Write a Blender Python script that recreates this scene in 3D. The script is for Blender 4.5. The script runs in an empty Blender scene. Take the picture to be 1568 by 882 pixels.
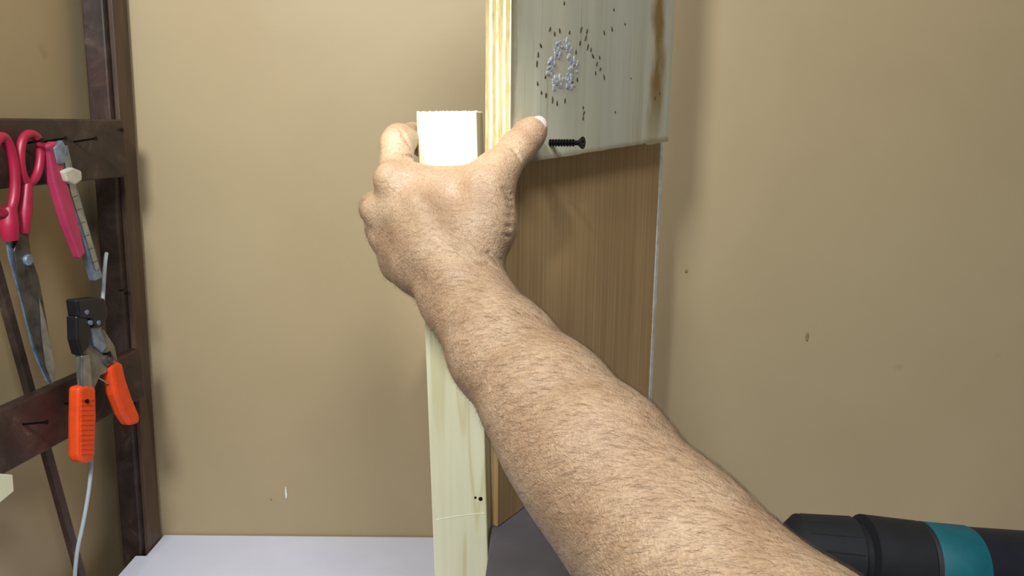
import bpy, bmesh, math, random
import numpy as np
from mathutils import Vector, Matrix
random.seed(4); rng=np.random.default_rng(4)
scene=bpy.context.scene
scene.view_settings.view_transform='Standard'
scene.view_settings.look='None'
# ------------------------------------------------------------ camera (metric calibration)
F=1200.0; CX,CY=784.0,441.0      # focal length in units of a 1568-wide frame
p=math.radians(11.8); roll=0.009
fw=Vector((0,math.cos(p),-math.sin(p))); u0=Vector((0,math.sin(p),math.cos(p)))
rt=(Vector((1,0,0))*math.cos(roll)+u0*math.sin(roll)).normalized()
up=rt.cross(fw).normalized()
CAM=Vector((0,0,1.314))
cd=bpy.data.cameras.new('camera'); cam=bpy.data.objects.new('camera',cd); scene.collection.objects.link(cam)
M=Matrix((rt,up,-fw)).transposed().to_4x4(); M.translation=CAM
cam.matrix_world=M
cd.sensor_width=36; cd.lens=36*F/1568.0; cd.clip_start=0.01
scene.camera=cam
def ray(x,y): return fw+rt*((x-CX)/F)-up*((y-CY)/F)
def C(x,y,d): return CAM+ray(x,y)*d
def atY(x,y,Y): r=ray(x,y); return CAM+r*(Y/r.y)
def atZ(x,y,Z): r=ray(x,y); return CAM+r*((Z-CAM.z)/r.z)
def onP(x,y,o,n): r=ray(x,y); return CAM+r*((o-CAM).dot(n)/r.dot(n))

# ------------------------------------------------------------ material helpers
def s2l(c):
    return tuple(((v/255)/12.92 if v/255<=0.04045 else ((v/255+0.055)/1.055)**2.4) for v in c)+(1,)
class MB:
    def __init__(s,name,rough=0.6,metal=0,spec=0.5):
        s.m=bpy.data.materials.new(name); s.m.use_nodes=True; s.t=s.m.node_tree; s.n=s.t.nodes; s.l=s.t.links
        s.b=s.n['Principled BSDF']; s.b.inputs['Roughness'].default_value=rough; s.b.inputs['Metallic'].default_value=metal
        s.b.inputs['Specular IOR Level'].default_value=spec
        s.tc=s.n.new('ShaderNodeTexCoord')
    def mapping(s,scale=(1,1,1),rot=(0,0,0),loc=(0,0,0),coord='Object'):
        m=s.n.new('ShaderNodeMapping'); m.inputs['Scale'].default_value=scale; m.inputs['Rotation'].default_value=rot; m.inputs['Location'].default_value=loc
        s.l.new(s.tc.outputs[coord],m.inputs[0]); return m.outputs[0]
    def noise(s,vec,scale=5,detail=4,rough=0.5,dist=0):
        n=s.n.new('ShaderNodeTexNoise'); n.inputs['Scale'].default_value=scale; n.inputs['Detail'].default_value=detail
        n.inputs['Roughness'].default_value=rough; n.inputs['Distortion'].default_value=dist
        s.l.new(vec,n.inputs['Vector']); return n.outputs['Fac']
    def vor(s,vec,scale=5,feature='F1',out='Distance'):
        n=s.n.new('ShaderNodeTexVoronoi'); n.feature=feature; n.inputs['Scale'].default_value=scale
        s.l.new(vec,n.inputs['Vector']); return n.outputs[out]
    def ramp(s,fac,stops):
        r=s.n.new('ShaderNodeValToRGB'); e=r.color_ramp.elements
        while len(e)<len(stops): e.new(0.5)
        for i,(pos,c) in enumerate(stops):
            e[i].position=pos; e[i].color=s2l(c) if len(c)==3 else c
        s.l.new(fac,r.inputs[0]); return r.outputs[0]
    def mix(s,fac,a,b,mode='MIX'):
        m=s.n.new('ShaderNodeMix'); m.data_type='RGBA'; m.blend_type=mode
        for inp,v in ((m.inputs[0],fac),(m.inputs[6],a),(m.inputs[7],b)):
            if isinstance(v,(int,float)): inp.default_value=v
            elif isinstance(v,tuple): inp.default_value=s2l(v) if len(v)==3 else v
            else: s.l.new(v,inp)
        return m.outputs[2]
    def math(s,op,a,b=0.0):
        m=s.n.new('ShaderNodeMath'); m.operation=op
        for inp,v in ((m.inputs[0],a),(m.inputs[1],b)):
            if isinstance(v,(int,float)): inp.default_value=v
            else: s.l.new(v,inp)
        return m.outputs[0]
    def sep(s,vec):
        n=s.n.new('ShaderNodeSeparateXYZ'); s.l.new(vec,n.inputs[0]); return n.outputs
    def color(s,c):
        if isinstance(c,tuple): s.b.inputs['Base Color'].default_value=s2l(c)
        else: s.l.new(c,s.b.inputs['Base Color'])
        return s
    def bump(s,h,strength=0.3,dist=0.001):
        b=s.n.new('ShaderNodeBump'); b.inputs['Strength'].default_value=strength; b.inputs['Distance'].default_value=dist
        s.l.new(h,b.inputs['Height']); 
        if s.b.inputs['Normal'].is_linked: s.l.new(s.b.inputs['Normal'].links[0].from_socket,b.inputs['Normal'])
        s.l.new(b.outputs[0],s.b.inputs['Normal']); return s
def simple(name,c,rough=0.5,metal=0,var=0.12,scale=60,bump=0.15):
    m=MB(name,rough,metal); v=m.mapping()
    f=m.noise(v,scale,5,0.6)
    dk=tuple(int(x*(1-var)) for x in c); lt=tuple(min(255,int(x*(1+var))) for x in c)
    m.color(m.ramp(f,[(0.3,dk),(0.7,lt)])); 
    if bump: m.bump(f,bump,0.0005)
    return m.m
def wood(name,dark,mid,light,stretch=(40,40,2.5),rough=0.6,sc=1.0,bump=0.25):
    m=MB(name,rough); v=m.mapping(stretch)
    f=m.noise(v,sc,6,0.6,0.4)
    f2=m.noise(m.mapping(tuple(x*6 for x in stretch)),sc,3,0.6)
    f3=m.math('ADD',m.math('MULTIPLY',f,0.7),m.math('MULTIPLY',f2,0.3))
    m.color(m.ramp(f3,[(0.3,dark),(0.5,mid),(0.7,light)])); m.bump(f3,bump,0.0008); return m.m

# wall paint
def wallmat():
    m=MB('wall_paint',0.5,0,0.4); v=m.mapping()
    f=m.noise(v,2.2,5,0.55,0.3); c=m.ramp(f,[(0.3,(172,152,117)),(0.7,(184,165,129))])
    f2=m.noise(v,55,3,0.5)
    spots=m.noise(v,14,2,0.5)
    c=m.mix(m.ramp(spots,[(0.74,(0,0,0,1)),(0.80,(0.35,0.35,0.35,1))]),c,(140,112,78))
    m.color(c); m.bump(f2,0.12,0.001); m.bump(m.noise(v,500,2,0.5),0.1,0.0003); return m.m
M_wall=wallmat()
m=MB('dark_stained_wood',0.5); v=m.mapping((14,14,14)); f=m.noise(v,1.0,8,0.7,1.2)
f2=m.noise(m.mapping((3,3,3)),2,4,0.6)
c=m.ramp(f,[(0.3,(30,22,20)),(0.5,(56,43,38)),(0.62,(78,62,52)),(0.76,(150,136,120))])
c=m.mix(m.ramp(f2,[(0.5,(0,0,0,1)),(0.7,(0.6,0.6,0.6,1))]),c,(80,36,34)); m.color(c); m.bump(f,0.6,0.001); M_rack=m.m
M_rack2=wood('brown_post_side',(52,38,32),(84,64,50),(106,84,66),(30,30,3))
M_white=simple('white_laminate',(230,233,255),0.4,0,0.02,8,0.03)
M_grey=simple('grey_board',(88,84,90),0.6,0,0.08,10,0.05)
M_black=simple('black_steel',(20,20,22),0.35,0.6,0.2,200,0.05)
M_blackp=simple('black_plastic',(24,25,30),0.4,0,0.15,80,0.05)
M_drillp=simple('matte_drill_black',(19,20,26),0.7,0,0.15,80,0.05)
M_navy=simple('dark_drill_plastic',(18,22,34),0.65,0,0.15,80,0.05)
M_teal=simple('teal_plastic',(0,90,102),0.6,0,0.08,40,0.03)
M_orange=simple('orange_grip',(236,78,24),0.5,0,0.06,60,0.08)
M_pink=simple('crimson_plastic',(160,28,62),0.4,0,0.08,30,0.03)
M_pink2=simple('pink_plastic',(174,54,88),0.45,0,0.08,30,0.03)
M_steel=simple('brushed_steel',(170,176,184),0.28,0.9,0.12,90,0.05)
M_steel2=simple('blue_grey_steel',(130,146,168),0.38,0.6,0.2,60,0.05)
M_worn=simple('worn_blade_steel',(84,80,78),0.45,0.6,0.35,50,0.2)
M_cast=simple('cast_metal',(134,130,118),0.45,0.5,0.15,70,0.1)
M_ivory=simple('ivory_plastic',(190,184,164),0.4,0,0.05,50,0.03)
M_cable=simple('cable_sheath',(168,178,184),0.5,0,0.04,50,0.03)
M_floor=simple('concrete_floor',(120,112,100),0.8,0,0.12,9,0.2)
M_ceil=simple('ceiling_paint',(214,208,196),0.8,0,0.03,9,0.05)
M_dark=simple('pit_shadow_wood',(74,66,50),0.9,0,0.2,200,0.1)
# ------------------------------------------------------------ mesh helpers
def newobj(name,me,mats):
    o=bpy.data.objects.new(name,me); scene.collection.objects.link(o)
    for mm in (mats if isinstance(mats,(list,tuple)) else [mats]): me.materials.append(mm)
    return o
def prism(name,bot,top,mats,bevel=0.0,smooth=False):
    """closed prism from two matching loops of world points"""
    n=len(bot); cen=sum((Vector(q) for q in list(bot)+list(top)),Vector())/(2*n)
    bm=bmesh.new(); a=[bm.verts.new(Vector(q)-cen) for q in bot]; b=[bm.verts.new(Vector(q)-cen) for q in top]
    bm.faces.new(a[::-1]); bm.faces.new(b)
    for i in range(n): bm.faces.new((a[i],a[(i+1)%n],b[(i+1)%n],b[i]))
    bmesh.ops.recalc_face_normals(bm,faces=bm.faces[:])
    me=bpy.data.meshes.new(name); bm.to_mesh(me); bm.free()
    o=newobj(name,me,mats); o.location=cen
    if bevel:
        md=o.modifiers.new('b','BEVEL'); md.width=bevel; md.segments=2; md.limit_method='ANGLE'
    return o
def box(name,lo,hi,mat,bevel=0):
    x0,y0,z0=lo;x1,y1,z1=hi
    return prism(name,[(x0,y0,z0),(x1,y0,z0),(x1,y1,z0),(x0,y1,z0)],[(x0,y0,z1),(x1,y0,z1),(x1,y1,z1),(x0,y1,z1)],mat,bevel)
def group(name,objs):
    e=bpy.data.objects.new(name,None); scene.collection.objects.link(e); e.empty_display_size=0.02
    for o in objs: o.parent=e
    return e
def lathe(name,origin,axis,prof,mats,seg=40,matidx=None):
    """surface of revolution; prof = [(t along axis, radius)]"""
    axis=axis.normalized(); a=axis.orthogonal().normalized(); b=axis.cross(a)
    bm=bmesh.new(); rings=[]
    for t,r in prof:
        rings.append([bm.verts.new(axis*t+(a*math.cos(2*math.pi*i/seg)+b*math.sin(2*math.pi*i/seg))*max(r,1e-5)) for i in range(seg)])
    for k in range(len(rings)-1):
        for i in range(seg):
            f=bm.faces.new((rings[k][i],rings[k][(i+1)%seg],rings[k+1][(i+1)%seg],rings[k+1][i]))
            if matidx: f.material_index=matidx[k]
    bm.faces.new(rings[0]); bm.faces.new(rings[-1])
    bmesh.ops.recalc_face_normals(bm,faces=bm.faces[:])
    for f in bm.faces: f.smooth=True
    me=bpy.data.meshes.new(name); bm.to_mesh(me); bm.free()
    o=newobj(name,me,mats); o.location=origin
    md=o.modifiers.new('e','EDGE_SPLIT'); md.split_angle=math.radians(35)
    return o
def tube(name,pts,r,mat,closed=False,flat=None,radii=None):
    cu=bpy.data.curves.new(name,'CURVE'); cu.dimensions='3D'; cu.bevel_depth=r; cu.bevel_resolution=5; cu.resolution_u=10; cu.use_fill_caps=True
    sp=cu.splines.new('NURBS'); sp.points.add(len(pts)-1); sp.order_u=3; sp.use_endpoint_u=not closed; sp.use_cyclic_u=closed
    cen=sum((Vector(q) for q in pts),Vector())/len(pts)
    for i,q in enumerate(pts):
        q=Vector(q)-cen; sp.points[i].co=(q.x,q.y,q.z,1)
        if radii: sp.points[i].radius=radii[i]
    o=bpy.data.objects.new(name,cu); scene.collection.objects.link(o); cu.materials.append(mat); o.location=cen
    return o
def blob(name,loc,axes,mat,sub=3,noise=0.0):
    """ellipsoid with given 3 half-axis vectors"""
    bm=bmesh.new(); bmesh.ops.create_icosphere(bm,subdivisions=sub,radius=1)
    for v in bm.verts:
        c=v.co.copy(); k=1+noise*random.uniform(-1,1)
        v.co=(axes[0]*c.x+axes[1]*c.y+axes[2]*c.z)*k
    for f in bm.faces: f.smooth=True
    bmesh.ops.recalc_face_normals(bm,faces=bm.faces[:])
    me=bpy.data.meshes.new(name); bm.to_mesh(me); bm.free(); o=newobj(name,me,mat); o.location=loc; return o
def join(objs,name):
    dg=bpy.context.evaluated_depsgraph_get(); dg.update()
    bm=bmesh.new(); mats=[]
    base=objs[0].location.copy()
    for o in objs:
        ev=o.evaluated_get(dg); me=bpy.data.meshes.new_from_object(ev)
        me.transform(Matrix.Translation(o.location-base))
        idx=[]
        for mt in me.materials:
            if mt not in mats: mats.append(mt)
            idx.append(mats.index(mt))
        n0=len(bm.faces); bm.from_mesh(me); bm.faces.ensure_lookup_table()
        for f in bm.faces[n0:]:
            f.material_index=idx[f.material_index] if idx else 0
    me=bpy.data.meshes.new(name); bm.to_mesh(me); bm.free()
    for o in objs: bpy.data.objects.remove(o)
    o=newobj(name,me,mats); o.location=base; return o
# ------------------------------------------------------------ room
TZ=0.75
def wlx(z): return -0.501-(1.67-z)*0.04      # old, slightly out-of-plumb side wall
box('floor',(-.75,-1.4,-0.05),(2.2,1.1,0),M_floor)
box('ceiling',(-.75,-1.4,2.5),(2.2,1.1,2.55),M_ceil)
box('wall_back',(-.75,1.0,0),(2.2,1.1,2.5),M_wall)
prism('wall_left',[(-.75,-1.4,0),(wlx(0),-1.4,0),(wlx(0),1.0,0),(-.75,1.0,0)],[(-.75,-1.4,2.5),(wlx(2.5),-1.4,2.5),(wlx(2.5),1.0,2.5),(-.75,1.0,2.5)],M_wall)
box('wall_right',(2.1,-1.4,0),(2.2,1.0,2.5),M_wall)
# table (back-left corner notched round the rack post)
tl=atZ(235,819,TZ)
oc=[(tl.x,0.44),(1.25,0.44),(1.25,0.998),(-0.482,0.998),(-0.482,0.944),(tl.x,0.944)]
parts=[prism('top',[(x,y,TZ-.025) for x,y in oc],[(x,y,TZ) for x,y in oc],M_white,0.0015)]
for i,(x,y) in enumerate(((tl.x+0.06,0.5),(1.2,0.5),(tl.x+0.06,0.95),(1.2,0.95))):
    parts.append(box('leg_%d'%(i+1),(x-0.025,y-0.025,0),(x+0.025,y+0.025,TZ-0.025),M_grey,0.003))
sc=atZ(222,840,TZ)
parts.append(lathe('table_screw',sc,Vector((0,0,1)),[(0,0.004),(0.0008,0.004),(0.001,0.002),(0.0005,0.001)],M_black,16))
group('work_table',parts)

# ------------------------------------------------------------ brown panel + base
zb=atY(755,812,0.63).z
B0=atZ(762,807,zb); B1=atZ(992,637,zb)
D=(B1-B0); D.z=0; Lp=D.length; D.normalize()
N=Vector((D.y,-D.x,0)); Zv=Vector((0,0,1))
def frame_box(name,o,lx,ly,lz,mat,bevel=0):
    """local x = D (width), local y = -N (into panel), z up"""
    bm=bmesh.new(); bmesh.ops.create_cube(bm,size=1)
    for v in bm.verts: v.co=Vector(((v.co.x+.5)*lx,(v.co.y+.5)*ly,(v.co.z+.5)*lz))
    me=bpy.data.meshes.new(name); bm.to_mesh(me); bm.free()
    ob=newobj(name,me,mat); mm=Matrix((D,-N,Zv)).transposed().to_4x4(); mm.translation=o; ob.matrix_world=mm
    if bevel:
        md=ob.modifiers.new('b','BEVEL'); md.width=bevel; md.segments=2
    return ob
m=MB('brown_oak_laminate',0.5); v=m.mapping((260,260,4)); f=m.noise(v,1,4,0.6)
f2=m.noise(m.mapping((20,20,1.2)),1,3,0.5,0.5)
c=m.ramp(f,[(0.3,(152,121,80)),(0.55,(182,150,104)),(0.75,(200,170,124))]); c=m.mix(0.3,c,m.ramp(f2,[(0.35,(156,124,82)),(0.65,(200,168,122))]))
m.color(c); m.bump(f,0.15,0.0004); M_brown=m.m
topz=1.42
pn=frame_box('sheet',B0,Lp,0.006,topz-zb,M_brown,0.0006)
eb=frame_box('edge_band',B1-D*0.0005+N*0.0012,0.008,0.0085,topz-zb,simple('grey_edge_band',(200,200,192),0.5),0.0005)
P=group('brown_laminate_panel',[pn,eb])
P2=atZ(1085,880,zb); P3=B0+Vector((-0.010,-0.12,0)); P2=Vector((P2.x,P2.y-0.06,zb))
bl=[B0-N*0.006,B1-N*0.006,P2,P3]
prism('grey_base_cabinet',[(q.x,q.y,TZ) for q in bl],[(q.x,q.y,zb-0.0005) for q in bl],M_grey,0.001)

# ------------------------------------------------------------ plywood board
T=0.023
o_front=B0+N*(T+.0005)
bl_=onP(781,253,o_front,N); br_=onP(1023,214,o_front,N)
m=MB('weathered_plywood_face',0.6); vo=m.mapping((45,45,2.4)); f=m.noise(vo,1,5,0.6,0.6)
f2=m.noise(m.mapping((9,9,3)),1,5,0.6)
c=m.ramp(f,[(0.28,(172,167,140)),(0.5,(193,189,164)),(0.75,(204,202,180))])
c=m.mix(m.ramp(f2,[(0.42,(0,0,0,1)),(0.62,(0.5,0.5,0.5,1))]),c,(180,184,172))
s=m.sep(m.tc.outputs['Object'])
wid=(br_-bl_).length
nz=m.noise(m.mapping((26,26,12)),1,4,0.6)
q=m.math('ABSOLUTE',m.math('SUBTRACT',s[0],wid*0.875)); q=m.math('ADD',q,m.math('MULTIPLY',m.math('SUBTRACT',nz,0.5),0.05))
st=m.ramp(q,[(0.004,(0.95,0.95,0.95,1)),(0.020,(0,0,0,1))])
# stain is strongest from 5 to 18 cm above the lower edge
hgt=m.ramp(s[2],[(0.02,(0.35,0.35,0.35,1)),(0.07,(1,1,1,1)),(0.17,(1,1,1,1)),(0.21,(0.45,0.45,0.45,1))])
stf=m.mix(1.0,st,hgt,'MULTIPLY')
c=m.mix(stf,c,(134,102,40))
q2=m.math('ADD',s[0],m.math('MULTIPLY',m.noise(m.mapping((40,40,20)),1,4,0.7),0.018))
c=m.mix(m.ramp(q2,[(0.0150,(0.85,0.85,0.85,1)),(0.0165,(0,0,0,1))]),c,(126,116,92))
hc_=m.noise(m.mapping((420,420,7)),1,2,0.5)
c=m.mix(m.ramp(hc_,[(0.66,(0,0,0,1)),(0.72,(0.6,0.6,0.6,1))]),c,(120,112,84))
bt_=m.math('SUBTRACT',s[2],m.math('MULTIPLY',s[0],(br_.z-bl_.z)/wid))
c=m.mix(m.ramp(m.math('ADD',bt_,m.math('MULTIPLY',nz,.006)),[(0.004,(0.7,0.7,0.7,1)),(0.007,(0,0,0,1))]),c,(140,126,92))
m.color(c); m.bump(f,0.12,0.0008); M_plyf=m.m
m=MB('plywood_edge_plies',0.7); s=m.sep(m.tc.outputs['Object'])
w=m.math('SINE',m.math('MULTIPLY',m.math('ADD',s[1],m.math('MULTIPLY',m.noise(m.mapping((20,20,20)),1,3),0.003)),1050.0))
nn=m.noise(m.mapping((300,300,60)),1,4)
c=m.ramp(w,[(0.0,(196,188,142)),(0.5,(210,203,160)),(1.0,(220,215,178))]); c=m.mix(m.ramp(w,[(0.02,(0.75,0.75,0.75,1)),(0.3,(0,0,0,1))]),c,(158,140,94))
c=m.mix(m.ramp(nn,[(0.48,(0,0,0,1)),(0.64,(0.65,0.65,0.65,1))]),c,(146,124,78)); m.color(c); m.bump(nn,0.6,0.001); M_plye=m.m
lz=0.30; dz=br_.z-bl_.z
bm=bmesh.new()
K=40; fr=[];bk=[]
for i in range(K+1):
    t=i/K; z=dz*t+random.uniform(-.0003,.0003)
    if t>0.80: z+=-0.0020
    fr.append((wid*t,0,z)); bk.append((wid*t,T,z))
fr+= [(wid,0,lz),(0,0,lz)]; bk+=[(wid,T,lz),(0,T,lz)]
a=[bm.verts.new(q) for q in fr]; b=[bm.verts.new(q) for q in bk]
ff=bm.faces.new(a); ff.material_index=0; ff2=bm.faces.new(b[::-1]); ff2.material_index=0
for i in range(len(a)):
    f_=bm.faces.new((a[i],a[(i+1)%len(a)],b[(i+1)%len(a)],b[i])); f_.material_index=1
bmesh.ops.recalc_face_normals(bm,faces=bm.faces[:])
me=bpy.data.meshes.new('plywood'); bm.to_mesh(me); bm.free()
ply=newobj('board',me,[M_plyf,M_plye]); mm=Matrix((D,-N,Zv)).transposed().to_4x4(); mm.translation=bl_; ply.matrix_world=mm
pp=[ply]
marks=[(842,45,9,.5),(849,52,8,.1),(857,47,8,-.3),(828,70,8,-.9),(824,84,9,.1),(822,98,10,.1),(823,128,7,-.2),(829,142,5,0),(836,146,8,.2),(846,153,10,.1),(853,158,9,-.1),(865,154,8,.1),(890,45,12,.55),(897,58,12,.55),(900,72,11,.5),(899,48,10,.5),(925,50,10,-.5),(937,45,8,-.4),(908,86,10,-.9),(914,98,9,.4),(919,106,8,.6),(925,118,10,-.4),(912,112,7,.2),(882,80,8,.2),(876,128,8,.2),(884,122,7,-.4),(893,165,6,0),(894,173,8,.8),(893,181,8,.1),(942,172,5,0),(864,5,6,0),(940,15,5,0),(966,120,3,0),(1010,143,6,.3),(888,66,8,.4),(872,50,6,.2),(957,37,5,.8),(835,118,6,.3),(905,76,8,.4),(918,88,7,-.5),(1003,150,9,.1)]
hs=[]
for (x,y,ln,a_) in marks:
    c0=onP(x,y,o_front,N); h=ln*0.5*0.00055
    hs.append(blob('h',c0,[(D*math.cos(a_)-Zv*math.sin(a_))*0.0013,(Zv*math.cos(a_)+D*math.sin(a_))*h,N*0.0004],M_dark,2,0.2))
pp.append(join(hs,'staple_gouges'))
m=MB('dried_glue',0.1); m.color((214,220,232)); m.b.inputs['Transmission Weight'].default_value=0.6; m.b.inputs['Coat Weight'].default_value=0.6; M_glue=m.m
gl=[]
for i in range(120):
    an=random.uniform(0,2*math.pi); rr=random.gauss(0.88,0.16)
    if 1.2<an<1.7 or 3.5<an<3.8: continue
    x=861+19*rr*math.cos(an)+random.uniform(-2,2); y=102+37*rr*math.sin(an)
    sz=random.uniform(.0008,.0024)
    th_=random.uniform(0,3.14); e1=D*math.cos(th_)+Zv*math.sin(th_); e2=-D*math.sin(th_)+Zv*math.cos(th_)
    gl.append(blob('g',onP(x,y,o_front,N),[e1*sz*random.uniform(1.,2.4),e2*sz*.8,N*sz*.45],M_glue,2,0.14))
pp.append(join(gl,'glue_residue'))
group('plywood_board',pp)
# black drywall screw
sp0=onP(842,219,o_front,N)-N*0.010
prof=[(0,.0006),(.004,.0018)]
t=0.004
while t<0.030: prof+=[(t,.0017),(t+.0009,.0031),(t+.0013,.0031),(t+.0022,.0017)]; t+=.0026
prof+=[(t,.0020),(t+.003,.0022),(t+.0065,.0050),(t+.0072,.0050),(t+.0072,.002),(t+.005,.0005)]
lathe('drywall_screw',sp0,(N+Vector((0.10,0,0.02))).normalized(),prof,M_black,20)

# ------------------------------------------------------------ pine batten
YS=0.630
tL=atY(637,171,YS+0.004);tR=atY(729,170,YS-0.005)
bL=atY(667,930,YS+0.004);bR=atY(749,930,YS-0.005)
def ext(a,b,z): return a+(b-a)*((z-a.z)/(b.z-a.z))
bL=ext(tL,bL,TZ+.0003); bR=ext(tR,bR,TZ+.0003)
back=Vector((0.0045,0.022,0))
m=MB('pale_pine',0.45); v=m.mapping((34,14,1.6)); f=m.noise(v,1,2,0.4,0.6)
w=m.math('SINE',m.math('MULTIPLY',f,30.0))
f2=m.noise(m.mapping((240,240,10)),1,3)
c=m.ramp(w,[(0.0,(232,230,198)),(0.75,(228,225,190)),(1.0,(216,208,164))]); c=m.mix(0.10,c,m.ramp(f2,[(0.4,(212,204,162)),(0.6,(240,238,212))]))
m.color(c); m.bump(f2,0.04,0.0003); M_pine=m.m
bat=prism('stick',[bL,bR,bR+back,bL+back],[tL,tR,tR+back,tL+back],M_pine,0.0012)
bt=[bat]
nrm=(tR-tL).cross(bL-tL).normalized(); 
if nrm.y>0: nrm=-nrm
for (x,y,s_) in ((736,764,.0020),(728,762,.0012)):
    bt.append(blob('nail_hole',onP(x,y,tL,nrm),[Vector((s_,0,0)),Vector((0,0,s_)),nrm*.0006],M_black,2))
fz=[]
for i in range(46):
    tt=random.random(); c0=tL.lerp(tR,tt)+back*random.uniform(0.02,.3)-Vector((0,0,.0004))
    fz.append(blob('f',c0,[Vector((.0009,0,0)),Vector((0,.001,0)),Vector((random.uniform(-.0003,.0003),0,random.uniform(.0004,.0012)))],M_pine,1))
bt.append(join(fz,'torn_fibres'))
l0=onP(668,796,tL,nrm); l1=onP(700,789,tL,nrm); l2=onP(742,786,tL,nrm)
bt.append(tube('saw_mark',[l0,l1,l2],0.0003,simple('pale_scratch',(236,232,208),0.6)))
group('pine_batten',bt)

# ------------------------------------------------------------ tool rack
R0=atY(190,183,0.925); RL=atY(0,180,0.745)
d2=(R0-RL); d2.z=0; d2.normalize(); n2=Vector((d2.y,-d2.x,0))   # n2 faces the room (+x)
pr=[]
def P3d(x,y,off=0.0): return onP(x,y,R0+n2*off,n2)
def plank(name,x1,yt,yb,yoff=0):
    a=P3d(x1,yt); b_=P3d(x1,yb); zt,zb_=a.z,b_.z
    e=Vector((a.x,a.y,0)); s_=e-d2*0.25
    q=[s_,e,e-n2*0.014,s_-n2*0.014]
    return prism(name,[(k.x,k.y,zb_) for k in q],[(k.x,k.y,zt) for k in q],M_rack,0.002)
pr.append(plank('upper_rail',189,183,271))
pr.append(plank('lower_rail',216,533,611))
pt=atY(147,-60,0.962); pb=atY(208,800,0.962); pt=ext(pb,pt,1.95); pb=ext(pt,pb,0.0); 
w2=0.0125
def sq(c,w,dp): return [(c.x-w,c.y-dp,c.z),(c.x+w,c.y-dp,c.z),(c.x+w,c.y+dp,c.z),(c.x-w,c.y+dp,c.z)]
pr.append(prism('post',sq(pb,w2,.016),sq(pt,w2,.016),[M_rack],0.002))
sd=Vector((w2+0.003,0.012,0))
pr.append(prism('post_batten',sq(pb+sd,.003,.018),sq(pt+sd,.003,.018),[M_rack2],0.001))
lg0=P3d(-10,400,-0.018); lg1=P3d(128,900,-0.018)
pr.append(prism('brace',[lg1,lg1+d2*.009,lg1+d2*.009-n2*.008,lg1-n2*.008],[lg0,lg0+d2*.009,lg0+d2*.009-n2*.008,lg0-n2*.008],M_rack,0.001))
def nail(x,y,L=0.03,r=0.0011):
    b0=P3d(x,y,-0.004); ax=(n2+Vector((0,0,.15))).normalized()
    return lathe('nail',b0,ax,[(0,r),(L,r),(L,r*2.2),(L+.0008,r*2.2)],M_black,12)
for (x,y) in ((108,218),(60,218),(22,222),(95,618),(30,650),(180,200),(130,545),(190,450),(183,445)):
    pr.append(nail(x,y,0.03 if x<170 else 0.006))
group('wooden_tool_rack',pr)

def poly(name,pts,off,th,mat,bevel=0.0008):
    f_=[P3d(x,y,off+th) for x,y in pts]; b_=[q-n2*th for q in f_]
    return prism(name,b_,f_,mat,bevel)
def tb(name,pts,off,rad,mat,closed=False,radii=None): return tube(name,[P3d(x,y,off) for x,y in pts],rad,mat,closed,radii=radii)
# scissors
sc_=[]
sc_.append(tb('right_loop',[(46,203),(60,212),(63,238),(58,268),(44,284),(34,270),(30,240),(34,212)],.014,.0042,M_pink,True))
sc_.append(tb('left_loop',[(4,206),(14,222),(22,250),(24,290),(18,322),(4,330),(-12,310),(-16,260),(-10,220)],.014,.0046,M_pink,True))
sc_.append(tb('right_shank',[(42,280),(40,305),(38,330),(36,358)],.014,.0058,M_pink,radii=[.8,1,1.1,.9]))
sc_.append(tb('left_shank',[(14,318),(14,335),(14,350),(16,368)],.014,.0078,M_pink,radii=[.8,1,1.1,.9]))
sc_.append(poly('blade_a',[(10,365),(24,362),(34,400),(52,470),(76,548),(82,588),(72,585),(52,540),(30,450),(14,395)],.010,.002,M_steel2))
sc_.append(poly('blade_b',[(30,352),(44,355),(48,392),(60,425),(72,490),(82,560),(80,590),(66,560),(44,490),(30,430),(22,385)],.013,.002,M_worn))
sc_.append(poly('blade_edge',[(60,455),(72,500),(84,560),(80,586),(70,560),(64,515)],.0152,.0008,M_steel,0.0003))
sc_.append(lathe('pivot_screw',P3d(40,398,.014),n2,[(0,.0055),(.003,.0055),(.004,.0045),(.004,.001)],M_steel2,20))
group('pink_scissors',sc_)
# utility cutter
k=[]
k.append(poly('handle',[(74,222),(88,216),(101,270),(116,320),(132,388),(124,396),(104,345),(84,280)],.012,.010,M_pink2,.002))
k.append(poly('blade_channel',[(90,228),(104,222),(118,285),(136,348),(158,425),(146,430),(128,372),(106,305)],.012,.0075,M_steel2,.0008))
k.append(poly('blade',[(97,240),(103,238),(118,295),(136,355),(152,410),(147,415),(130,360),(110,300)],.0196,.0008,M_steel,.0002))
for i in range(8):
    t_=i/7; x=103+t_*42; y=262+t_*140
    k.append(poly('score_%d'%i,[(x-4,y),(x+4,y-3),(x+4,y-2),(x-4,y+1)],.0205,.0003,M_worn,0))
k.append(poly('slider',[(98,262),(112,256),(126,262),(127,276),(116,284),(104,278)],.020,.007,M_ivory,.002))
k.append(poly('end_clip',[(84,226),(96,214),(104,228),(100,250),(90,252)],.018,.006,M_steel2,.0015))
group('utility_knife',k)
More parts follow.
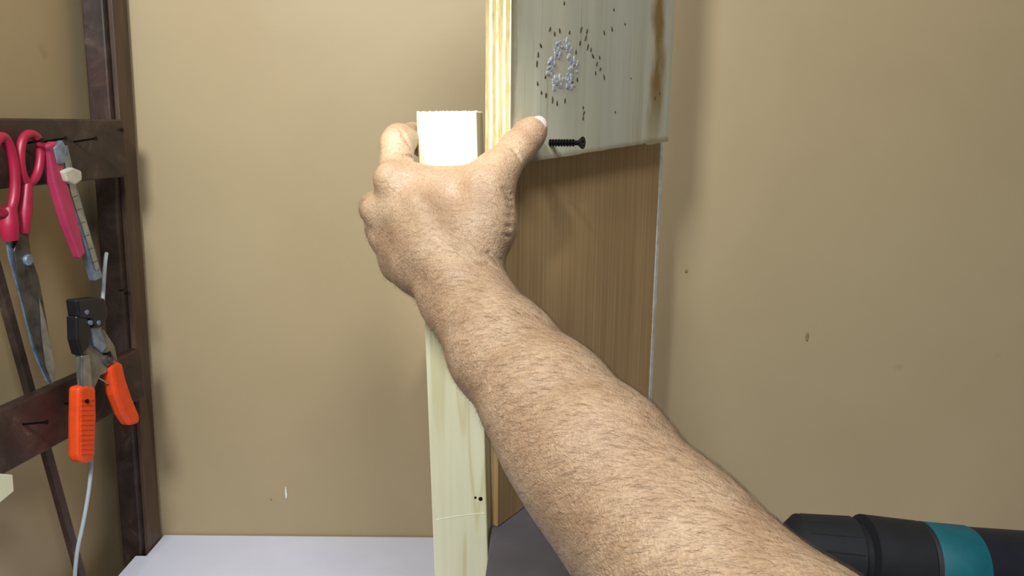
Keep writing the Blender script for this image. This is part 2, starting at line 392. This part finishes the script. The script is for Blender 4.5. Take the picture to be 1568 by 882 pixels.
# wire stripper
w_=[]
w_.append(poly('upper_jaw',[(118,459),(150,455),(161,457),(166,482),(160,500),(144,503),(140,488),(122,486)],.012,.014,M_blackp,.002))
w_.append(poly('lower_jaw',[(118,484),(134,486),(141,502),(138,530),(126,545),(119,520)],.012,.013,M_blackp,.002))
w_.append(poly('body_plate',[(124,515),(142,503),(160,505),(176,530),(181,556),(170,568),(154,575),(146,592),(126,594),(122,550)],.013,.006,M_cast,.001))
w_.append(poly('inner_arm',[(138,500),(154,502),(164,530),(158,540),(146,530)],.019,.004,M_steel2,.001))
w_.append(poly('left_arm',[(126,545),(138,542),(142,594),(126,594)],.019,.004,M_steel,.001))
w_.append(lathe('pivot',P3d(162,550,.018),n2,[(0,.0075),(.004,.0075),(.005,.006),(.005,.0035),(.007,.0035),(.007,.001)],M_worn,24))
for (x,y) in ((136,494),(148,494),(130,478)):
    w_.append(lathe('bolt',P3d(x,y,.024),n2,[(0,.0026),(.003,.0026),(.0035,.0015)],M_steel2,14))
w_.append(poly('left_grip',[(122,593),(134,589),(148,593),(149,640),(146,700),(141,709),(126,709),(121,700),(121,640)],.010,.014,M_orange,.004))
w_.append(poly('right_grip',[(170,560),(180,553),(189,556),(194,580),(204,610),(216,638),(214,649),(200,652),(190,636),(178,606)],.010,.014,M_orange,.004))
for i in range(12):
    y=610+i*7.5; w_.append(poly('rib_%d'%i,[(125,y),(145,y),(145,y+3.5),(125,y+3.5)],.0235,.0012,M_orange,0.0003))
w_.append(poly('right_arm',[(164,556),(176,552),(182,570),(172,576)],.014,.006,M_steel,.001))
w_.append(tb('spring_wire',[(150,578),(160,584),(172,590),(184,604)],.018,.0008,M_steel))
group('wire_stripper',w_)
group('thin_cable',[tube('cable',[P3d(*q) for q in ((163,388,.002),(161,400,.006),(159,430,.008),(157,470,.008),(146,540,.006),(138,640,.005),(140,705,.008),(138,740,.01),(128,800,.012),(116,850,.01),(113,920,.0),(110,1000,-.01))],0.0021,M_cable)])
b0=P3d(-40,722,.0145); b1=P3d(20,727,.0145); b2=P3d(22,752,.0145); b3=P3d(-2,772,.0145); b4=P3d(-40,790,.0145)
prism('pine_offcut',[x-n2*.03 for x in (b0,b1,b2,b3,b4)],[b0,b1,b2,b3,b4],M_pine,.001)

def wmark(x,y,dx,dy,mat,nm):
    a=atY(x,y,0.9985); return blob(nm,a,[Vector((dx,0,0)),Vector((0,0,dy)),Vector((0,.0006,0))],mat,2,.1)
Mchip=simple('paint_chip',(236,230,216),0.7); Mst=simple('wall_stain',(146,122,86),0.7)
group('wall_marks',[wmark(438,755,.0016,.010,Mchip,'scratch'),wmark(1236,516,.002,.006,Mst,'smudge'),wmark(1051,415,.002,.002,Mst,'dot'),wmark(415,765,.001,.001,Mst,'dot2')])

# ------------------------------------------------------------ cordless drill (stands on its battery)
axL=atY(1196,840,0.60); axR=atY(1600,888,0.60); ax=(axR-axL).normalized()
dr=[]
prof=[(0,.010),(.002,.020),(.012,.030),(.058,.033),(.060,.028),(.066,.028),(.068,.036),(.114,.036),(.116,.034),(.119,.036),(.156,.037),(.159,.036),(.240,.040),(.262,.036),(.272,.022),(.274,.002)]
idx=[0]*9+[1,1,2,2,2,2,2]
dr.append(lathe('barrel',axL,ax,prof,[M_drillp,M_teal,M_navy],48,idx))
for i in range(14):
    a_=i/14*2*math.pi; o1=ax.orthogonal().normalized(); o2=ax.cross(o1)
    r_=o1*math.cos(a_)+o2*math.sin(a_)
    dr.append(tube('chuck_rib',[axL+ax*.014+r_*.0300,axL+ax*.056+r_*.0327],.0007,M_drillp))
hc=axL+ax*.205
hz=TZ+0.05
dr.append(prism('grip',[(hc.x-.01,hc.y-.018,hz),(hc.x+.045,hc.y-.018,hz),(hc.x+.045,hc.y+.018,hz),(hc.x-.01,hc.y+.018,hz)],
 [(hc.x-.025,hc.y-.02,hc.z-.015),(hc.x+.03,hc.y-.02,hc.z-.015),(hc.x+.03,hc.y+.02,hc.z-.015),(hc.x-.025,hc.y+.02,hc.z-.015)],M_teal,.008))
dr.append(box('battery',(hc.x-.05,hc.y-.037,TZ+.0005),(hc.x+.065,hc.y+.037,TZ+.055),M_blackp,.006))
dr.append(box('trigger',(hc.x-.037,hc.y-.008,hc.z-.065),(hc.x-.02,hc.y+.008,hc.z-.035),M_blackp,.003))
group('cordless_drill',dr)

# ------------------------------------------------------------ arm and hand (signed-distance sculpt)
prims=[]
def cap(a,b,k=0.006):
    (x0,y0,d0,r0),(x1,y1,d1,r1)=a,b
    prims.append((np.array(C(x0,y0,d0)),np.array(C(x1,y1,d1)),r0*d0/F,r1*d1/F,k))
fore=[(1430,1240,.27,215),(1228,1060,.325,186),(1028,836,.395,130),(916,704,.44,112),(840,619,.475,97),(769,536,.51,80),(724,470,.54,64),(708,428,.553,58)]
for i in range(len(fore)-1): cap(fore[i],fore[i+1],.012)
cap((1008,880,.41,114),(852,690,.455,82),.012)
cap((706,428,.553,56),(690,385,.565,58),.012)
cap((680,400,.562,50),(640,400,.572,44),.012)
cap((700,410,.560,46),(622,292,.578,38),.012)     # index metacarpal
cap((690,410,.562,46),(603,325,.583,36),.012)     # middle
cap((680,415,.566,44),(604,365,.590,33),.012)     # ring
cap((672,425,.570,42),(612,405,.596,30),.012)     # little
cap((660,320,.577,48),(700,340,.574,48),.012)
cap((660,370,.567,44),(720,370,.564,44),.014)
cap((726,392,.563,42),(744,345,.565,44),.010)     # thenar / thumb metacarpal
cap((744,345,.565,44),(746,296,.569,41),.010)
cap((598,274,.571,26),(606,284,.571,26),.005)
cap((577,322,.585,25),(583,328,.585,25),.005)
cap((586,362,.591,23),(590,366,.592,23),.005)
cap((636,286,.580,34),(690,294,.580,34),.010)
cap((690,294,.580,34),(738,282,.576,33),.010)
# thumb
cap((744,292,.570,38),(762,262,.577,31),.009)
cap((758,266,.577,31),(793,226,.592,26),.006)
cap((793,226,.592,27),(811,206,.600,24.5),.004)
cap((808,208,.600,24.5),(818,198,.603,20),.004)
# index finger: up from the knuckle, bent at the middle joint, closing round the batten edge
cap((606,280,.580,29),(608,222,.603,25),.007)
cap((608,222,.603,25.5),(611,216,.612,25),.004)
cap((611,215,.612,25),(632,211,.652,22),.004)
cap((632,211,.652,22),(652,222,.674,20.5),.004)
cap((652,222,.674,20.5),(696,234,.678,18.5),.003)
# middle, ring, little wrap behind the batten
cap((590,318,.592,28),(576,319,.628,25),.006); cap((576,319,.628,25),(625,300,.684,22),.004); cap((625,300,.684,22),(684,296,.684,18),.003)
cap((592,356,.600,26),(584,350,.636,24),.005); cap((584,350,.636,24),(632,340,.688,21),.004); cap((632,340,.688,21),(690,338,.688,18),.003)
cap((604,398,.605,24),(600,388,.640,21),.005); cap((600,388,.640,21),(640,380,.690,18),.004); cap((640,380,.690,18),(688,378,.690,16),.003)
cap((672,468,.548,26),(668,460,.548,26),.012)
cap((700,420,.529,7),(640,310,.552,6),.018)
cap((690,425,.529,7),(612,330,.564,6),.018)
cuts=[]
def cut(x0,y0,d0,x1,y1,d1,r=0.0011,k=0.0022): cuts.append((np.array(C(x0,y0,d0)),np.array(C(x1,y1,d1)),r,r,k))

H=0.0011
pts=np.array([q for pr_ in prims for q in (pr_[0],pr_[1])]); rad=np.array([r for pr_ in prims for r in (pr_[2],pr_[3])])
lo=(pts-rad[:,None]).min(0)-0.008; hi=(pts+rad[:,None]).max(0)+0.008
n=np.ceil((hi-lo)/H).astype(int)+1
vol=np.full(n,0.03,dtype=np.float32)
axs=[lo[i]+np.arange(n[i])*H for i in range(3)]
def cone(a,b,ra,rb,sl):
    X=(axs[0][sl[0]]-a[0])[:,None,None].astype(np.float32); Y=(axs[1][sl[1]]-a[1])[None,:,None].astype(np.float32); Z=(axs[2][sl[2]]-a[2])[None,None,:].astype(np.float32)
    ba=(b-a).astype(np.float32); L2=float(ba@ba)
    t=np.clip((X*ba[0]+Y*ba[1]+Z*ba[2])/L2,0,1)
    return np.sqrt((X-t*ba[0])**2+(Y-t*ba[1])**2+(Z-t*ba[2])**2)-(ra+(rb-ra)*t)
def sub(a,b,r,mg):
    l=np.floor((np.minimum(a,b)-r-mg-lo)/H).astype(int).clip(0); h=np.ceil((np.maximum(a,b)+r+mg-lo)/H).astype(int)+1
    return tuple(slice(l[i],min(h[i],n[i])) for i in range(3))
for a,b,ra,rb,k in prims:
    sl=sub(a,b,max(ra,rb),0.018); d=cone(a,b,ra,rb,sl); v0=vol[sl]
    h=np.maximum(k-np.abs(d-v0),0)/k
    vol[sl]=np.minimum(d,v0)-h*h*k*0.25
def surf_depth(x,y):
    """depth of first skin surface met along a viewing ray of the sculpt volume"""
    for d in np.arange(.48,.66,.0008):
        q=(np.array(C(x,y,d))-lo)/H; i=np.round(q).astype(int)
        if (i>=0).all() and (i<n).all() and vol[i[0],i[1],i[2]]<0: return d
    return None
def fold(pl,r=0.0009,k=0.0022,lift=0.0003):
    ds=[surf_depth(*q) for q in pl]
    for i in range(len(pl)-1):
        if ds[i] is None or ds[i+1] is None: continue
        cut(pl[i][0],pl[i][1],ds[i]-lift,pl[i+1][0],pl[i+1][1],ds[i+1]-lift,r,k)
for yy,xa,r_ in ((292,770,.0007),(299,774,.0008),(308,776,.0006),(321,778,.0007),(333,776,.0006),(349,775,.0008),(363,771,.0007)):
    fold([(xa,yy-4),(xa+5,yy-1),(xa+9,yy)],r_)
fold([(730,284),(738,281),(748,285)],.0006); fold([(730,294),(738,291),(748,297)],.0006); fold([(726,275),(736,271),(746,275)],.0005)
fold([(738,388),(750,388),(762,394),(768,399)],.0009); fold([(732,402),(747,404),(760,410)],.0007)
fold([(786,230),(793,237),(799,245)],.0006);fold([(780,224),(788,230),(795,239)],.0006)
fold([(612,232),(620,238),(634,242)],.0007)
fold([(612,196),(618,206),(625,218),(632,232)],.0010)
for a,b,ra,rb,k in cuts:
    sl=sub(a,b,ra,0.006); d=-cone(a,b,ra,rb,sl); v0=vol[sl]
    h=np.maximum(k-np.abs(d-v0),0)/k
    vol[sl]=np.maximum(d,v0)+h*h*k*0.25
# surface nets
ins=vol<0
s8=np.zeros(tuple(n-1),dtype=np.uint8)
offs=[(i,j,k) for i in (0,1) for j in (0,1) for k in (0,1)]
for o_ in offs: s8+=ins[o_[0]:n[0]-1+o_[0],o_[1]:n[1]-1+o_[1],o_[2]:n[2]-1+o_[2]]
act=np.argwhere((s8>0)&(s8<8)); ids=np.full(tuple(n-1),-1,dtype=np.int32); ids[act[:,0],act[:,1],act[:,2]]=np.arange(len(act))
acc=np.zeros((len(act),3)); cnt=np.zeros(len(act))
for axd in range(3):
    for u_ in (0,1):
        for w3 in (0,1):
            o0=[0,0,0]; oth=[i for i in range(3) if i!=axd]; o0[oth[0]]=u_; o0[oth[1]]=w3; o1=list(o0); o1[axd]=1
            A=act+o0; B=act+o1
            va=vol[A[:,0],A[:,1],A[:,2]]; vb=vol[B[:,0],B[:,1],B[:,2]]
            mk=(va<0)!=(vb<0); t=np.where(mk,va/(np.where(mk,va-vb,1)),0)
            pos=np.array(o0)[None,:]+np.zeros((len(act),3)); pos[:,axd]=t
            acc[mk]+=pos[mk]; cnt[mk]+=1
V=(act+acc/cnt[:,None])*H+lo
faces=[]
for axd in range(3):
    sl0=[slice(None)]*3; sl1=[slice(None)]*3; sl0[axd]=slice(0,n[axd]-1); sl1[axd]=slice(1,n[axd])
    e=np.argwhere(ins[tuple(sl0)]!=ins[tuple(sl1)])
    oth=[(axd+1)%3,(axd+2)%3]
    da=np.zeros(3,int); da[oth[0]]=-1; db=np.zeros(3,int); db[oth[1]]=-1
    q0=ids[tuple(e.T)]; q1=ids[tuple((e+da).T)]; q2=ids[tuple((e+da+db).T)]; q3=ids[tuple((e+db).T)]
    inside=ins[tuple(e.T)]
    Q=np.stack([q0,q1,q2,q3],1); Q[~inside]=Q[~inside][:,::-1]
    faces.append(Q)
Fq=np.concatenate(faces)
me=bpy.data.meshes.new('skin'); me.from_pydata(V.tolist(),[],Fq.tolist()); me.update()
me.polygons.foreach_set('use_smooth',[True]*len(me.polygons))
m=MB('skin',0.46,0,0.45); v=m.mapping()
fl=m.noise(v,26,4,0.6); ff_=m.noise(v,420,3,0.6)
c=m.ramp(fl,[(0.3,(158,128,100)),(0.5,(171,142,114)),(0.7,(184,157,129))])
c=m.mix(m.ramp(ff_,[(0.35,(0.35,0.35,0.35,1)),(0.55,(0,0,0,1))]),c,(134,102,74))
m.color(c)
m.b.inputs['Subsurface Weight'].default_value=0.05; m.b.inputs['Subsurface Radius'].default_value=(.005,.003,.002); m.b.inputs['Subsurface Scale'].default_value=1.0
cr=m.vor(m.mapping((520,260,520),(0.3,0.6,0.4)),1,'DISTANCE_TO_EDGE'); m.bump(m.math('MINIMUM',cr,0.25),0.5,0.0011)
m.bump(m.noise(m.mapping((110,330,330),(0.2,0.5,0.6)),1,4,0.6,0.8),0.65,0.0014)
M_skin=m.m
skin=newobj('skin',me,M_skin)
md=skin.modifiers.new('s','SMOOTH'); md.factor=0.5; md.iterations=3
ap=[skin]
M_nail=simple('fingernail',(200,182,178),0.3,0,0.03,100,0.0)
th=(C(818,198,.603)-C(793,226,.592)).normalized(); tow=(CAM-C(817,195,.6)).normalized(); sd_=th.cross(tow).normalized(); nn_=sd_.cross(th).normalized()
if nn_.dot(tow)<0: nn_=-nn_
ap.append(blob('thumb_nail',C(819,197,.603)+nn_*.0074,[th*.0076,sd_*.0064,nn_*.0028],M_nail,4))
cen=V[Fq].mean(1); nr=np.cross(V[Fq[:,1]]-V[Fq[:,0]],V[Fq[:,2]]-V[Fq[:,0]]); nr/=np.linalg.norm(nr,axis=1)[:,None]+1e-12
rel=cen-np.array(CAM); dep=rel@np.array(fw); py=CY-(rel@np.array(up))/dep*F
ok=np.where((py>300)&(py<1000))[0]
pick=rng.choice(ok,21000)
axis=np.array((C(706,428,.553)-C(1020,836,.395)).normalized())
hv=[];hf=[]
for fi in pick:
    c0=cen[fi]; n0=nr[fi]; pr_keep=min(1.0,(py[fi]-270)/230)
    if rng.random()>pr_keep: continue
    tx=axis-n0*(axis@n0); tx/=np.linalg.norm(tx)+1e-9; ty=np.cross(n0,tx)
    an=rng.normal(0.95,0.26); dirv=tx*math.cos(an)+ty*math.sin(an)
    L=rng.uniform(.005,.013); wd=.000042; sdv=np.cross(dirv,n0)
    p0=c0-n0*.0003; p1=c0+dirv*L*.5+n0*L*.09; p2=c0+dirv*L+n0*L*.05
    k0=len(hv)
    for pp_,w0 in ((p0,wd),(p1,wd*.8)):
        hv+= [pp_+sdv*w0,pp_-sdv*w0*.5+n0*w0*.8,pp_-sdv*w0*.5-n0*w0*.8]
    hv.append(p2)
    for i in range(3):
        j=(i+1)%3; hf.append((k0+i,k0+j,k0+3+j,k0+3+i)); hf.append((k0+3+i,k0+3+j,k0+6))
hm=bpy.data.meshes.new('hairs'); hm.from_pydata([tuple(q) for q in hv],[],hf); hm.update()
ap.append(newobj('arm_hair',hm,simple('body_hair',(84,64,48),0.5,0,0.1,50,0)))
group('left_arm_with_hand',ap)

# ------------------------------------------------------------ lights
def area(name,loc,target,size,power,col):
    l=bpy.data.lights.new(name,'AREA'); l.shape='DISK'; l.size=size; l.energy=power; l.color=col
    o=bpy.data.objects.new(name,l); scene.collection.objects.link(o); o.location=loc
    o.rotation_euler=(Vector(target)-Vector(loc)).to_track_quat('-Z','Y').to_euler(); return o
area('work_lamp',(-0.30,-0.02,1.80),(-0.14,0.85,1.30),0.20,9.5,(0.93,0.98,1.0))
area('upper_fill',(0.16,-0.20,2.05),(-0.05,0.7,1.2),0.28,7,(0.95,0.98,1.0))  # unseen overhead fill, added to brighten the plywood face
sl_=bpy.data.lights.new('torch','SPOT'); sl_.energy=20; sl_.spot_size=math.radians(18); sl_.spot_blend=0.9; sl_.shadow_soft_size=0.015; sl_.color=(1,1,0.98)
so=bpy.data.objects.new('torch',sl_); scene.collection.objects.link(so); so.location=(-0.10,0.12,1.66)
so.rotation_euler=(atY(690,205,YS)-so.location).to_track_quat('-Z','Y').to_euler()
w=bpy.data.worlds.new('world'); scene.world=w; w.use_nodes=True
w.node_tree.nodes['Background'].inputs[0].default_value=(0.85,0.92,1,1); w.node_tree.nodes['Background'].inputs[1].default_value=0.2
print('ARM verts',len(V))
